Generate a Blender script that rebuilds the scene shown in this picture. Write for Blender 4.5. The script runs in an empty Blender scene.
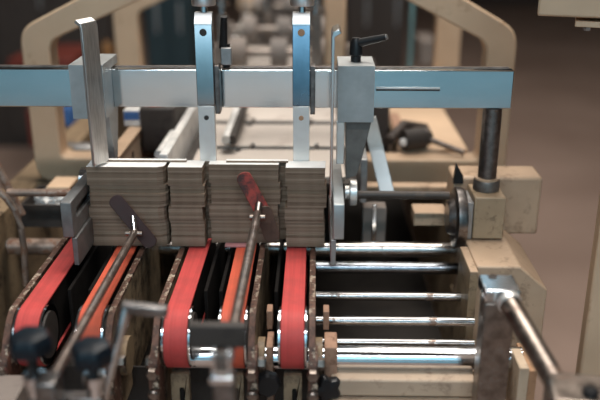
import bpy, bmesh, math, random
from mathutils import Vector, Matrix
random.seed(7)
scene = bpy.context.scene
col = scene.collection

# ------------------------------------------------------------------ camera
F_PX = 812.0
PITCH = math.atan(300/812.0)
YAW = 0.0208*math.cos(PITCH)
CAM = Vector((0.0, -1.20, 0.4965))
FW = Vector((-math.sin(YAW)*math.cos(PITCH), math.cos(YAW)*math.cos(PITCH), -math.sin(PITCH)))
RT = Vector((math.cos(YAW), math.sin(YAW), 0))
UP = RT.cross(FW)

def pt(u, v, Y=None, Z=None, X=None):
    """point of the place seen at (u, v) on a plane of constant Y, Z or X"""
    d = FW + RT*((u-300)/F_PX) + UP*((200-v)/F_PX)
    if Y is not None: t = (Y-CAM.y)/d.y
    elif Z is not None: t = (Z-CAM.z)/d.z
    else: t = (X-CAM.x)/d.x
    return CAM + d*t
def px(u, v, Y): return pt(u, v, Y=Y).x
def pz(v, Y, u=300): return pt(u, v, Y=Y).z

cam_data = bpy.data.cameras.new('camera')
cam_data.sensor_width = 36.0
cam_data.lens = 36.0*F_PX/600.0
cam_data.clip_start = 0.02
cam_data.dof.use_dof = True
cam_data.dof.focus_distance = 1.16
cam_data.dof.aperture_fstop = 1.95
cam_data.dof.aperture_blades = 9
cam = bpy.data.objects.new('camera', cam_data)
m = Matrix((RT, UP, -FW)).transposed().to_4x4()
m.translation = CAM
cam.matrix_world = m
col.objects.link(cam)
scene.camera = cam

# ------------------------------------------------------------------ materials
def base_mat(name):
    mt = bpy.data.materials.new(name); mt.use_nodes = True
    nt = mt.node_tree
    return mt, nt, nt.nodes['Principled BSDF']
def node(nt, t, **kw):
    n = nt.nodes.new(t)
    for k, v in kw.items(): setattr(n, k, v)
    return n
def ramp(nt, stops):
    r = node(nt, 'ShaderNodeValToRGB'); cr = r.color_ramp
    while len(cr.elements) < len(stops): cr.elements.new(0.5)
    for e, (p, c) in zip(cr.elements, stops):
        e.position = p; e.color = (*c, 1) if len(c) == 3 else c
    return r
def noise(nt, scale, detail=6, rough=.6, vec=None, dist=0):
    n = node(nt, 'ShaderNodeTexNoise')
    n.inputs['Scale'].default_value = scale; n.inputs['Detail'].default_value = detail
    n.inputs['Roughness'].default_value = rough; n.inputs['Distortion'].default_value = dist
    if vec is not None: nt.links.new(vec, n.inputs['Vector'])
    return n
def coords(nt, sc=(1, 1, 1)):
    tc = node(nt, 'ShaderNodeTexCoord'); mp = node(nt, 'ShaderNodeMapping')
    mp.inputs['Scale'].default_value = sc
    nt.links.new(tc.outputs['Object'], mp.inputs['Vector'])
    return mp.outputs['Vector']
def add_bump(nt, b, src, strength=.2, dist=.001):
    bp = node(nt, 'ShaderNodeBump'); bp.inputs['Strength'].default_value = strength; bp.inputs['Distance'].default_value = dist
    nt.links.new(src, bp.inputs['Height']); nt.links.new(bp.outputs['Normal'], b.inputs['Normal'])

def metal(name, c, rough=.3, var=.25, scale=60, stretch=(1, 1, 1), metallic=1.0, spots=None):
    mt, nt, b = base_mat(name)
    v = coords(nt, stretch); n = noise(nt, scale, 5, .6, v)
    lo = tuple(x*(1-var) for x in c); hi = tuple(min(1, x*(1+var*.5)) for x in c)
    r = ramp(nt, [(.3, lo), (.7, hi)]); nt.links.new(n.outputs['Fac'], r.inputs['Fac'])
    out = r.outputs['Color']
    if spots:
        n2 = noise(nt, spots[1], 6, .7, coords(nt)); r2 = ramp(nt, [(spots[2], (0, 0, 0)), (spots[2]+.06, (1, 1, 1))])
        nt.links.new(n2.outputs['Fac'], r2.inputs['Fac'])
        mx = node(nt, 'ShaderNodeMix', data_type='RGBA')
        nt.links.new(r2.outputs['Color'], mx.inputs['Factor']); nt.links.new(out, mx.inputs['A'])
        mx.inputs['B'].default_value = (*spots[0], 1); out = mx.outputs['Result']
        mm = node(nt, 'ShaderNodeMath', operation='MULTIPLY_ADD'); mm.inputs[1].default_value = -.8*metallic; mm.inputs[2].default_value = metallic
        nt.links.new(r2.outputs['Color'], mm.inputs[0]); nt.links.new(mm.outputs[0], b.inputs['Metallic'])
    else: b.inputs['Metallic'].default_value = metallic
    nt.links.new(out, b.inputs['Base Color'])
    rr = node(nt, 'ShaderNodeMapRange'); rr.inputs['To Min'].default_value = rough*.75; rr.inputs['To Max'].default_value = rough*1.35
    nt.links.new(n.outputs['Fac'], rr.inputs['Value']); nt.links.new(rr.outputs['Result'], b.inputs['Roughness'])
    return mt

def paint(name, c, rough=.5, dirt=(.10, .07, .05), amount=.5, scale=22, chips=None, var=.12, spec=.4):
    """worn paint: colour variation, dirt patches, optional chips of a second colour"""
    mt, nt, b = base_mat(name)
    n0 = noise(nt, scale*.4, 4, .5, coords(nt))
    r0 = ramp(nt, [(.3, tuple(x*(1-var) for x in c)), (.7, tuple(min(1, x*(1+var)) for x in c))])
    nt.links.new(n0.outputs['Fac'], r0.inputs['Fac']); out = r0.outputs['Color']
    n1 = noise(nt, scale, 8, .72, coords(nt), .3)
    r1 = ramp(nt, [(.62-.25*amount, (0, 0, 0)), (.80-.25*amount, (1, 1, 1))]); nt.links.new(n1.outputs['Fac'], r1.inputs['Fac'])
    mx = node(nt, 'ShaderNodeMix', data_type='RGBA'); nt.links.new(r1.outputs['Color'], mx.inputs['Factor'])
    nt.links.new(out, mx.inputs['A']); mx.inputs['B'].default_value = (*dirt, 1); out = mx.outputs['Result']
    if chips:
        n2 = noise(nt, chips[1], 5, .7, coords(nt)); r2 = ramp(nt, [(chips[2], (0, 0, 0)), (chips[2]+.05, (1, 1, 1))])
        nt.links.new(n2.outputs['Fac'], r2.inputs['Fac'])
        m2 = node(nt, 'ShaderNodeMix', data_type='RGBA'); nt.links.new(r2.outputs['Color'], m2.inputs['Factor'])
        nt.links.new(out, m2.inputs['A']); m2.inputs['B'].default_value = (*chips[0], 1); out = m2.outputs['Result']
    nt.links.new(out, b.inputs['Base Color']); b.inputs['Roughness'].default_value = rough
    b.inputs['Specular IOR Level'].default_value = spec
    add_bump(nt, b, n1.outputs['Fac'], .25, .001)
    return mt

def plastic(name, c, rough=.4, spec=.5):
    mt, nt, b = base_mat(name)
    n = noise(nt, 40, 4, .6, coords(nt)); r = ramp(nt, [(.3, tuple(x*.75 for x in c)), (.75, tuple(min(1, x*1.2) for x in c))])
    nt.links.new(n.outputs['Fac'], r.inputs['Fac']); nt.links.new(r.outputs['Color'], b.inputs['Base Color'])
    b.inputs['Roughness'].default_value = rough; b.inputs['Specular IOR Level'].default_value = spec
    return mt

def cardboard(name, white=True):
    mt, nt, b = base_mat(name)
    g = node(nt, 'ShaderNodeNewGeometry'); sp = node(nt, 'ShaderNodeSeparateXYZ'); nt.links.new(g.outputs['Normal'], sp.inputs[0])
    gt = node(nt, 'ShaderNodeMath', operation='GREATER_THAN'); gt.inputs[1].default_value = .5; nt.links.new(sp.outputs['Z'], gt.inputs[0])
    oi = node(nt, 'ShaderNodeObjectInfo')
    r = ramp(nt, [(0, (.12, .080, .055)), (.35, (.20, .142, .100)), (.75, (.26, .19, .138)), (1, (.32, .24, .175))])
    n = noise(nt, 1, 6, .7, coords(nt, (60, 60, 700)))
    ad = node(nt, 'ShaderNodeMath', operation='MULTIPLY_ADD'); ad.inputs[1].default_value = .75
    nt.links.new(oi.outputs['Random'], ad.inputs[0])
    sc = node(nt, 'ShaderNodeMath', operation='MULTIPLY_ADD'); sc.inputs[1].default_value = 1.3; sc.inputs[2].default_value = -.53
    nt.links.new(n.outputs['Fac'], sc.inputs[0]); nt.links.new(sc.outputs[0], ad.inputs[2]); nt.links.new(ad.outputs[0], r.inputs['Fac'])
    n2 = noise(nt, 14, 4, .6, coords(nt)); r2 = ramp(nt, [(.3, (.80, .77, .73)), (.7, (.88, .86, .83))]); nt.links.new(n2.outputs['Fac'], r2.inputs['Fac'])
    mx = node(nt, 'ShaderNodeMix', data_type='RGBA'); (nt.links.new(gt.outputs[0], mx.inputs['Factor']) if white else None); mx.inputs['Factor'].default_value = 0
    nt.links.new(r.outputs['Color'], mx.inputs['A']); nt.links.new(r2.outputs['Color'], mx.inputs['B'])
    nt.links.new(mx.outputs['Result'], b.inputs['Base Color']); b.inputs['Roughness'].default_value = .85
    b.inputs['Specular IOR Level'].default_value = .15
    return mt

def belt_mat(name, c):
    mt, nt, b = base_mat(name)
    n = noise(nt, 1, 5, .6, coords(nt, (500, 6, 6)))
    r = ramp(nt, [(.25, tuple(x*.78 for x in c)), (.75, tuple(min(1, x*1.15) for x in c))]); nt.links.new(n.outputs['Fac'], r.inputs['Fac'])
    n2 = noise(nt, 25, 6, .65, coords(nt)); r2 = ramp(nt, [(.45, (0, 0, 0)), (.85, (.8, .8, .8))]); nt.links.new(n2.outputs['Fac'], r2.inputs['Fac'])
    mx = node(nt, 'ShaderNodeMix', data_type='RGBA'); nt.links.new(r2.outputs['Color'], mx.inputs['Factor'])
    nt.links.new(r.outputs['Color'], mx.inputs['A']); mx.inputs['B'].default_value = (c[0]*.55, c[1]*.8, c[2]*.8, 1)
    nt.links.new(mx.outputs['Result'], b.inputs['Base Color']); b.inputs['Roughness'].default_value = .6
    b.inputs['Specular IOR Level'].default_value = .3
    return mt

M = {}
M['steel_mirror'] = metal('steel_mirror', (.74, .80, .83), .13, .10, 9, (1, 6, 3), spots=((.30, .24, .19), 55, .72))
M['steel_blue'] = metal('steel_blue', (.38, .40, .41), .22, .2, 12, (2, 2, 1), spots=((.16, .12, .09), 55, .74))
M['steel_bright'] = metal('steel_bright', (.74, .75, .76), .22, .12, 20, (1, 1, 1))
M['steel_pale'] = metal('steel_pale', (.83, .81, .78), .38, .08, 20, metallic=.7)
M['chrome'] = metal('chrome', (.80, .82, .85), .13, .2, 30, (3, 1, 1), spots=((.22, .13, .08), 38, .66))
M['chrome_clean'] = metal('chrome_clean', (.72, .73, .75), .12, .08, 30)
M['chrome_worn'] = metal('chrome_worn', (.56, .53, .50), .2, .25, 30, (3, 1, 1), spots=((.20, .12, .08), 34, .60))
M['chrome_mid'] = metal('chrome_mid', (.36, .35, .345), .22, .45, 9, (2, 1, 1), spots=((.15, .09, .06), 30, .60))
M['chrome_dark'] = metal('chrome_dark', (.26, .275, .30), .18, .3, 14, (4, 1, 1))
M['alu'] = metal('alu', (.44, .455, .455), .45, .15, 40, (1, 1, 1), metallic=.75)
M['brushed'] = metal('brushed', (.70, .69, .67), .42, .3, 30, (14, 14, 1))
M['steel_nut'] = metal('steel_nut', (.80, .80, .80), .38, .15, 40)
M['arm_grey'] = metal('arm_grey', (.20, .185, .17), .5, .3, 40, metallic=.6)
M['guide_dark'] = metal('guide_dark', (.20, .195, .19), .5, .35, 50, metallic=.6)
M['cast_grey'] = metal('cast_grey', (.38, .37, .365), .45, .3, 40, metallic=.8)
M['steel_dark'] = metal('steel_dark', (.24, .22, .21), .35, .5, 70, spots=((.13, .08, .05), 40, .58))
M['steel_worn'] = metal('steel_worn', (.29, .245, .215), .38, .5, 60, spots=((.16, .10, .07), 30, .56))
M['rod_brown'] = metal('rod_brown', (.22, .175, .15), .36, .5, 45, metallic=.8, spots=((.09, .05, .035), 50, .54))
M['rust_rod'] = metal('rust_rod', (.34, .25, .20), .45, .5, 50, metallic=.6, spots=((.20, .10, .06), 40, .52))
M['brown_steel'] = metal('brown_steel', (.20, .165, .145), .42, .45, 45, metallic=.7)
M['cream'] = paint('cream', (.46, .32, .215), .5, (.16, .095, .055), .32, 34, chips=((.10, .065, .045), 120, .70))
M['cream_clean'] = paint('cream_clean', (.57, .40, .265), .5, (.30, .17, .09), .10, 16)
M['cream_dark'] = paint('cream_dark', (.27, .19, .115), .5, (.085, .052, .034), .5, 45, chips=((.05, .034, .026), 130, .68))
M['cream_front'] = paint('cream_front', (.44, .33, .24), .55, (.16, .10, .07), .25, 25)
M['plate_paint'] = paint('plate_paint', (.26, .19, .12), .5, (.045, .03, .02), .7, 32)
M['plate_edge'] = paint('plate_edge', (.13, .062, .042), .6, (.03, .017, .012), .7, 90, chips=((.46, .37, .28), 85, .575))
M['rust_block'] = paint('rust_block', (.36, .21, .14), .75, (.16, .08, .05), .45, 90)
M['dark_iron'] = paint('dark_iron', (.045, .036, .031), .6, (.02, .016, .014), .5, 30)
M['spindle_brown'] = paint('spindle_brown', (.055, .04, .032), .45, (.10, .07, .05), .45, 40)
M['cream_mid'] = paint('cream_mid', (.36, .255, .16), .5, (.12, .075, .045), .38, 45, chips=((.06, .04, .03), 130, .68))
M['gap_shade'] = paint('gap_shade', (.012, .010, .009), .8, (.006, .005, .005), .5, 30, spec=.1)  # near-black standing for the shade between the belts and in the slots
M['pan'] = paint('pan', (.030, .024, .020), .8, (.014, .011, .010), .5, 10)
M['red_paint'] = paint('red_paint', (.36, .05, .035), .45, (.05, .02, .015), .82, 38, chips=((.30, .22, .18), 60, .68))
M['maroon'] = paint('maroon', (.035, .013, .011), .55, (.03, .015, .012), .5, 38)
M['paddle_brown'] = paint('paddle_brown', (.10, .058, .04), .6, (.04, .025, .02), .5, 40)
M['black'] = plastic('black', (.014, .014, .015), .38, .3)
M['knob_black'] = plastic('knob_black', (.006, .010, .015), .36, .3)
M['belt'] = belt_mat('belt', (.56, .070, .064))
M['belt_orange'] = belt_mat('belt_orange', (.62, .105, .055))
M['card'] = cardboard('card')
M['card_back'] = paint('card_back', (.52, .46, .41), .8, (.36, .30, .26), .3, 12)
M['card_plain'] = cardboard('card_plain', False)
M['pink_card'] = plastic('pink_card', (.50, .22, .22), .8)
M['wood'] = paint('wood', (.44, .25, .14), .7, (.22, .11, .06), .4, 60)
M['wood_pale'] = paint('wood_pale', (.60, .46, .33), .7, (.30, .2, .13), .3, 50)
M['white'] = plastic('white', (.72, .70, .67), .5)
M['blue_label'] = plastic('blue_label', (.05, .14, .36), .5)
M['green'] = paint('green', (.05, .16, .055), .5, (.03, .05, .03), .3, 20)
M['teal'] = paint('teal', (.022, .042, .05), .6, (.015, .02, .02), .3, 10)
M['teal_light'] = paint('teal_light', (.16, .30, .32), .4, (.06, .08, .08), .3, 20)
M['red_plain'] = paint('red_plain', (.16, .03, .02), .5, (.09, .03, .02), .3, 10)
M['orange'] = plastic('orange', (.28, .13, .04), .5)
M['dark_brown'] = paint('dark_brown', (.055, .042, .036), .6, (.03, .022, .02), .4, 8)
M['taupe'] = paint('taupe', (.23, .19, .165), .6, (.10, .08, .07), .4, 10)
M['conveyor_grey'] = paint('conveyor_grey', (.17, .145, .13), .6, (.07, .055, .05), .5, 12)

def floor_mat():
    mt, nt, b = base_mat('floor_concrete')
    n = noise(nt, 1.3, 8, .6, coords(nt)); r = ramp(nt, [(.3, (.21, .138, .107)), (.55, (.275, .19, .150)), (.75, (.33, .23, .185))])
    nt.links.new(n.outputs['Fac'], r.inputs['Fac']); nt.links.new(r.outputs['Color'], b.inputs['Base Color'])
    b.inputs['Roughness'].default_value = .7
    return mt
M['floor'] = floor_mat()
M['wall'] = paint('wall_dark', (.075, .06, .053), .8, (.045, .035, .03), .4, 1.5)
M['reflector_blue'] = paint('reflector_blue', (.27, .56, .72), .7, (.19, .42, .55), .2, 1.0)
M['reflector_white'] = paint('reflector_white', (.80, .79, .77), .7, (.6, .58, .55), .2, 1.0)

# ------------------------------------------------------------------ mesh helpers
def BM(): return bmesh.new()
def box(bm, a, b, rot=None, pivot=None):
    (x0, y0, z0), (x1, y1, z1) = a, b
    vs = [bm.verts.new((x, y, z)) for x in (x0, x1) for y in (y0, y1) for z in (z0, z1)]
    for f in ((0, 1, 3, 2), (4, 6, 7, 5), (0, 4, 5, 1), (2, 3, 7, 6), (0, 2, 6, 4), (1, 5, 7, 3)):
        bm.faces.new([vs[i] for i in f])
    if rot is not None:
        p = Vector(pivot) if pivot is not None else (Vector(a)+Vector(b))/2
        for v in vs: v.co = p + rot @ (v.co-p)
    return bm
def frame_of(d):
    d = d.normalized(); up = Vector((0, 0, 1)) if abs(d.z) < .95 else Vector((0, 1, 0))
    s = d.cross(up).normalized(); return s, s.cross(d).normalized()
def lathe(bm, p0, axis, prof, n=28, lobes=0, amp=0):
    """prof: (distance along axis, radius) pairs"""
    p0 = Vector(p0); d = Vector(axis).normalized(); s, t = frame_of(d); rings = []
    for h, r in prof:
        ring = []
        for k in range(n):
            a = 2*math.pi*k/n; rr = r*(1+amp*math.cos(lobes*a)) if lobes else r
            ring.append(bm.verts.new(p0+d*h+s*(rr*math.cos(a))+t*(rr*math.sin(a))))
        rings.append(ring)
    for A, B in zip(rings, rings[1:]):
        for k in range(n): bm.faces.new((A[k], A[(k+1) % n], B[(k+1) % n], B[k]))
    bm.faces.new(rings[0][::-1]); bm.faces.new(rings[-1])
    return bm
def cyl(bm, p0, p1, r, n=24, r1=None):
    d = Vector(p1)-Vector(p0); return lathe(bm, p0, d, [(0, r), (d.length, r if r1 is None else r1)], n)
def tube(bm, pts, r, n=12):
    pts = [Vector(p) for p in pts]; rings = []
    for i, p in enumerate(pts):
        d = (pts[min(i+1, len(pts)-1)]-pts[max(i-1, 0)]); s, t = frame_of(d)
        rings.append([bm.verts.new(p+s*(r*math.cos(2*math.pi*k/n))+t*(r*math.sin(2*math.pi*k/n))) for k in range(n)])
    for A, B in zip(rings, rings[1:]):
        for k in range(n): bm.faces.new((A[k], A[(k+1) % n], B[(k+1) % n], B[k]))
    bm.faces.new(rings[0][::-1]); bm.faces.new(rings[-1]); return bm
def prism(bm, poly, axis, a, b):
    """polygon in the two remaining axes extruded along axis from a to b"""
    def P(q, h):
        return {'x': (h, q[0], q[1]), 'y': (q[0], h, q[1]), 'z': (q[0], q[1], h)}[axis]
    A = [bm.verts.new(P(q, a)) for q in poly]; B = [bm.verts.new(P(q, b)) for q in poly]
    n = len(poly); bm.faces.new(A); bm.faces.new(B[::-1])
    for k in range(n): bm.faces.new((A[k], B[k], B[(k+1) % n], A[(k+1) % n]))
    return bm
def ring_prism(bm, outer, inner, axis, a, b):
    def P(q, h):
        return {'x': (h, q[0], q[1]), 'y': (q[0], h, q[1]), 'z': (q[0], q[1], h)}[axis]
    L = [[bm.verts.new(P(q, h)) for q in poly] for poly in (outer, inner) for h in (a, b)]
    oa, ob, ia, ib = L; n = len(outer)
    for k in range(n):
        j = (k+1) % n
        for q in ((oa[k], oa[j], ia[j], ia[k]), (ob[k], ib[k], ib[j], ob[j]), (oa[k], ob[k], ob[j], oa[j]), (ia[k], ia[j], ib[j], ib[k])):
            bm.faces.new(q)
    return bm
def rounded(poly, r, n=5):
    out = []; N = len(poly)
    for i in range(N):
        p0, p, p1 = Vector(poly[i-1]), Vector(poly[i]), Vector(poly[(i+1) % N])
        rr = r[i] if isinstance(r, (list, tuple)) else r
        a = p+(p0-p).normalized()*rr; b = p+(p1-p).normalized()*rr
        for k in range(n+1):
            t = k/n; q = a*(1-t)**2+p*2*t*(1-t)+b*t*t; out.append((q.x, q.y))
    return out

def obj(name, bm, mat, parent=None, bevel=0, smooth=True, extra=None):
    bmesh.ops.recalc_face_normals(bm, faces=bm.faces[:])
    me = bpy.data.meshes.new(name)
    xs = [v.co for v in bm.verts]
    lo = Vector((min(v.x for v in xs), min(v.y for v in xs), min(v.z for v in xs)))
    hi = Vector((max(v.x for v in xs), max(v.y for v in xs), max(v.z for v in xs)))
    o_ = Vector(((lo.x+hi.x)/2, (lo.y+hi.y)/2, lo.z))
    for v in bm.verts: v.co -= o_
    bm.to_mesh(me); bm.free()
    me.materials.append(mat)
    if smooth:
        for p in me.polygons: p.use_smooth = True
        if hasattr(me, 'set_sharp_from_angle'): me.set_sharp_from_angle(angle=math.radians(38))
    o = bpy.data.objects.new(name, me); col.objects.link(o); o.location = o_
    if parent is not None:
        o.parent = parent; w = parent.get('_w')
        o.location = o_-Vector(w) if w is not None else o_
        o['_w'] = list(o_)
    else: o['_w'] = list(o_)
    if bevel:
        bv = o.modifiers.new('bevel', 'BEVEL'); bv.width = bevel; bv.segments = 2; bv.limit_method = 'ANGLE'; bv.angle_limit = math.radians(40)
        bv.harden_normals = False
    return o
def tag(o, label, cat, group=None, kind=None):
    o['label'] = label; o['category'] = cat
    if group: o['group'] = group
    if kind: o['kind'] = kind
    return o
def thing(name, label, cat, loc, group=None):
    o = bpy.data.objects.new(name, None); col.objects.link(o); o.empty_display_size = .03
    o.location = loc; o['_w'] = list(loc)
    return tag(o, label, cat, group)
def struct(name, bm, mat):
    o = obj(name, bm, mat); o['kind'] = 'structure'; return o

def hexbolt(bm, p, axis, r, h):
    lathe(bm, p, axis, [(0, r), (h*.8, r), (h, r*.86)], 6); return bm

# ------------------------------------------------------------------ the setting
FZ = -.82
struct('floor', box(BM(), (-7, -4, FZ-.05), (7, 10, FZ)), M['floor'])
struct('wall_back', box(BM(), (-7, 10, FZ), (7, 10.2, 4)), M['wall'])
struct('wall_left', box(BM(), (-7.2, -4, FZ), (-7, 10.2, 4)), M['wall'])
struct('wall_right', box(BM(), (7, -4, FZ), (7.2, 10.2, 4)), M['wall'])
struct('wall_front_reflector', box(BM(), (-7, -4.2, FZ), (7, -4, 4)), M['reflector_blue'])  # unseen wall, made blue to give the steel its blue reflection
struct('reflector_board_1', box(BM(), (-1.35, -3.99, FZ), (.15, -3.95, -.50)), M['reflector_white'])  # unseen white board added so the cross bar reflects white

# ------------------------------------------------------------------ machine bed
X_R = px(478, 330, -.12)      # inner face of the right side frame
X_L = px(6, 245, .05)
bed = thing('machine_bed', 'dark machine bed pan under the red belts and cross rods', 'machine bed', (0, .6, FZ))
obj('pan', box(BM(), (X_L+.002, -.20, -.30), (X_R-.004, 1.5, -.28)), M['pan'], bed)
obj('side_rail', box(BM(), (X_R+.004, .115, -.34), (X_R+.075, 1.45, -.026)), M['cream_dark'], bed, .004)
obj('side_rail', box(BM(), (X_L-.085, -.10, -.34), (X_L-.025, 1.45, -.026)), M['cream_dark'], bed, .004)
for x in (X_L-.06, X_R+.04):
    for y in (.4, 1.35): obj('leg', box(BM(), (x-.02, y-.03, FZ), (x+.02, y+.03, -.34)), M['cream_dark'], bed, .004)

# front cross beam
zt = pz(373, -.27); zm = pz(396, -.285)
fb = thing('front_cross_beam', 'beige painted cross beam under the thick chrome rod at the front', 'beam', (0, -.25, zm-.12))
obj('beam_face', box(BM(), (px(331, 385, -.285), -.285, zm), (px(476, 385, -.285), -.20, zt)), M['cream_front'], fb, .003)
obj('lower_flange', box(BM(), (px(331, 385, -.285), -.300, zm-.10), (px(476, 385, -.285), -.20, zm-.002)), M['cream_front'], fb, .003)

o = obj('shade_sheet', box(BM(), (px(40, 385, -.18), -.205, -.275), (px(328, 385, -.18), -.201, -.125)), M['pan'], None, .002); tag(o, 'dark sheet standing for shade low behind the chrome front rod under the belts', 'plate')  # dark sheet put where the beam under the belts lies in shadow
o = obj('corner_ledge', box(BM(), (-.60, -.40, pz(384, -.34)-.06), (px(40, 390, -.30), -.325, pz(384, -.34))), M['taupe'], None, .003); tag(o, 'beige ledge at the bottom left corner below the leftmost belt', 'ledge')
# ------------------------------------------------------------------ cross rods behind / under the belts
def rod(name, v, z, diam_px, u0, u1, mat, label, extra=None):
    p = pt((u0+u1)/2, v, Z=z); Y = p.y
    depth = (p-CAM).dot(FW); r = diam_px*depth/F_PX/2
    a = px(u0, v, Y); b = px(u1, v, Y)
    o = obj(name, cyl(BM(), (a, Y, z), (b, Y, z), r, 28), mat)
    if extra: obj('rusty_sleeve', cyl(BM(), (px(extra[0], v, Y), Y, z), (px(extra[1], v, Y), Y, z), r*1.12, 28), M['rust_rod'], o)
    tag(o, label, 'rod', 'cross rods of the feeder'); return o, Y, r
rod('cross_rod', 248, -.050, 15, 8, 462, M['chrome_worn'], 'thick worn steel cross rod, highest of those right of the belts', (10, 80))
rod('cross_rod', 268, -.060, 12, 316, 474, M['chrome_dark'], 'dark shiny cross rod just below the thick worn one, second from top')
rod('cross_rod', 296.5, -.070, 8.5, 316, 474, M['chrome_mid'], 'thin bright cross rod, third from top right of the belts')
rod('cross_rod', 321, -.060, 9, 316, 474, M['chrome_mid'], 'thin cross rod with rust bands, fourth from top right of belts')
rod('cross_rod', 343, -.105, 9, 316, 474, M['chrome_mid'], 'thin cross rod half hidden behind the thick chrome front rod')
_, YC, RC = rod('chrome_front_rod', 357.5, -.080, 25, 158, 521, M['chrome_clean'], 'thickest mirror chrome cross rod at the front, nearest the camera')
# oxidised band on the chrome rod
# guide shaft carrying the side guides
YS = .0; ZS = pz(198, YS)
XS1 = px(456, 198, YS)
XG_R = pt(339, 204, Y=-.15).x; XG_L = pt(66, 205, Y=-.15).x

# ------------------------------------------------------------------ belt units
def belt_unit(u, side, i, label, w=.030, belt=M['belt'], beltz=0.0, blabel=None):
    xc = pt(u, 300, Z=0).x
    yf, zc, R = -.262, -.0415, .0415
    yb = .16; th = .003
    t = thing('belt_conveyor', label, 'conveyor', (xc, -.05, -.15), 'red belt conveyors under the stack')
    # belt loop
    def loop(r):
        pts = [(yb + r*math.cos(a), zc + r*math.sin(a)) for a in [math.pi/2 - math.pi*k/12 for k in range(13)]]
        pts += [(yf + r*math.cos(a), zc + r*math.sin(a)) for a in [-math.pi/2 - math.pi*k/20 for k in range(21)]]
        return pts
    b = obj('belt', ring_prism(BM(), loop(R), loop(R-th), 'x', xc-w/2, xc+w/2), belt, t, .0008)
    if blabel: b['label'] = blabel
    # pulleys
    for y in (yf, yb):
        bm = BM(); lathe(bm, (xc-w/2-.003, y, zc), (1, 0, 0), [(0, R-.009), (0, R-.0015), (.0022, R-.0015), (.0032, R-.0035), (w+.0028, R-.0035), (w+.0038, R-.0015), (w+.006, R-.0015), (w+.006, R-.009)], 40)
        pl = obj('pulley', bm, M['chrome_clean'] if y == yf else M['steel_dark'], t)
        if y == yf:
            bm = BM(); lathe(bm, (xc-w/2-.0045, y, zc), (1, 0, 0), [(0, .012), (.0, .031), (w+.009, .031), (w+.009, .012)], 32)
            obj('hub', bm, M['dark_iron'], pl)
    # support bed below the belt
    obj('slider_bed', box(BM(), (xc-w/2+.002, yf+.043, -.077), (xc+w/2-.002, yb-.043, -.0045)), M['gap_shade'], t)
    # side plate with rounded nose
    s = side; x0 = xc+s*(w/2+.0045+.002); x1 = x0+s*.0068
    top, bot = -.004, -.155
    poly = [(yb+.02, top), (yf-.012, top), (yf-.050, top-.042), (yf-.052, top-.098), (yf-.03, bot), (yb+.02, bot)]
    poly = rounded(poly, [.005, .02, .02, .02, .012, .005], 4)
    sp = obj('side_plate', prism(BM(), poly, 'x', min(x0, x1), max(x0, x1)), M['plate_paint'], t, .001)
    # rusty rail cap along the top and the nose of the plate
    cap = [(yb+.021, top+.003), (yf-.013, top+.003), (yf-.054, top-.041), (yf-.056, top-.099), (yf-.033, bot-.003), (yf-.029, bot+.001), (yf-.0505, top-.098), (yf-.0485, top-.043), (yf-.011, top-.0015), (yb+.021, top-.0015)]
    cap = rounded(cap, [.001, .02, .02, .02, .001, .001, .02, .02, .02, .001], 4)
    xa, xb = sorted((x0-s*.0006, x1+s*.0008))
    ce = obj('rail_edge', prism(BM(), cap, 'x', xa, xb), M['plate_edge'], t, .0006)
    ce['label'] = 'rusty chipped edge of the plate'
    nb = [(yf-.018, top-.038), (yf-.057, top-.040), (yf-.059, top-.100), (yf-.036, bot-.006), (yf-.018, bot-.006)]
    na, nb_x = sorted((x0-s*.0012, x1+s*.0042))
    obj('nose_block', prism(BM(), rounded(nb, [.004, .016, .02, .012, .004], 4), 'x', na, nb_x), M['plate_edge'], t, .001)
    # second, plain cheek on the other side further back
    xo = xc-s*(w/2+.008)
    obj('rear_cheek', box(BM(), (min(xo, xo-s*.005), -.19, -.15), (max(xo, xo-s*.005), yb+.02, -.012)), M['gap_shade'], t, .001)
    # bolts on the nose, seen from the front
    bm = BM(); xm = (x0+x1)/2
    xm = (na+nb_x)/2; lathe(bm, (xm, yf-.058, top-.088), (0, -1, 0), [(0, .0072), (.006, .0072), (.008, .005)], 14)
    obj('bolt', bm, M['steel_worn'], t)
    obj('nut', hexbolt(BM(), (xm, yf-.0575, top-.058), (0, -1, 0), .0078, .008), M['steel_worn'], t)
    bm = BM(); hexbolt(bm, (x1+s*.0045, yf-.026, top-.062), (s, 0, 0), .0085, .009)
    obj('bolt', bm, M['steel_worn'], t)
    xk = xc+w/2-.004
    lob_ = rounded([(xc-w/2+.003, -.088), (xc+w/2-.003, -.088), (xc+w/2-.003, -.150), (xc-w/2+.003, -.150)], [.003, .003, .013, .013], 5)
    obj('nose_bracket', prism(BM(), lob_, 'y', yf-.020, yf-.008), M['plate_paint'], t, .001)
    obj('bracket_slot', prism(BM(), rounded([(xc-.001, -.108), (xc+.005, -.108), (xc+.005, -.138), (xc-.001, -.138)], .0025, 3), 'y', yf-.0212, yf-.0202), M['gap_shade'], t)
    # pivot boss hugging the front rod
    bm = BM(); zb = -.080
    lathe(bm, (x1+s*.0008, YC, zb), (s, 0, 0), [(0, RC+.010), (.010, RC+.010)], 28)
    obj('pivot_boss', bm, M['cream_dark'], t, .0008)
    return t, xc, x1
U = []
U.append(belt_unit(37.0, -1, 0, 'leftmost red belt conveyor with rusty rail on its left', belt=M['belt']))
U.append(belt_unit(97.5, 1, 1, 'second red belt conveyor from the left, under the dark paddle rod', belt=M['belt_orange']))
U.append(belt_unit(181, -1, 2, 'middle red belt conveyor with bolted rusty nose plate on its left', belt=M['belt']))
U.append(belt_unit(235.5, 1, 3, 'second red belt conveyor from the right, under the red paddle rod', belt=M['belt_orange']))
U.append(belt_unit(293.5, 1, 4, 'rightmost red belt conveyor beside the star knob', belt=M['belt']))

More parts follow.
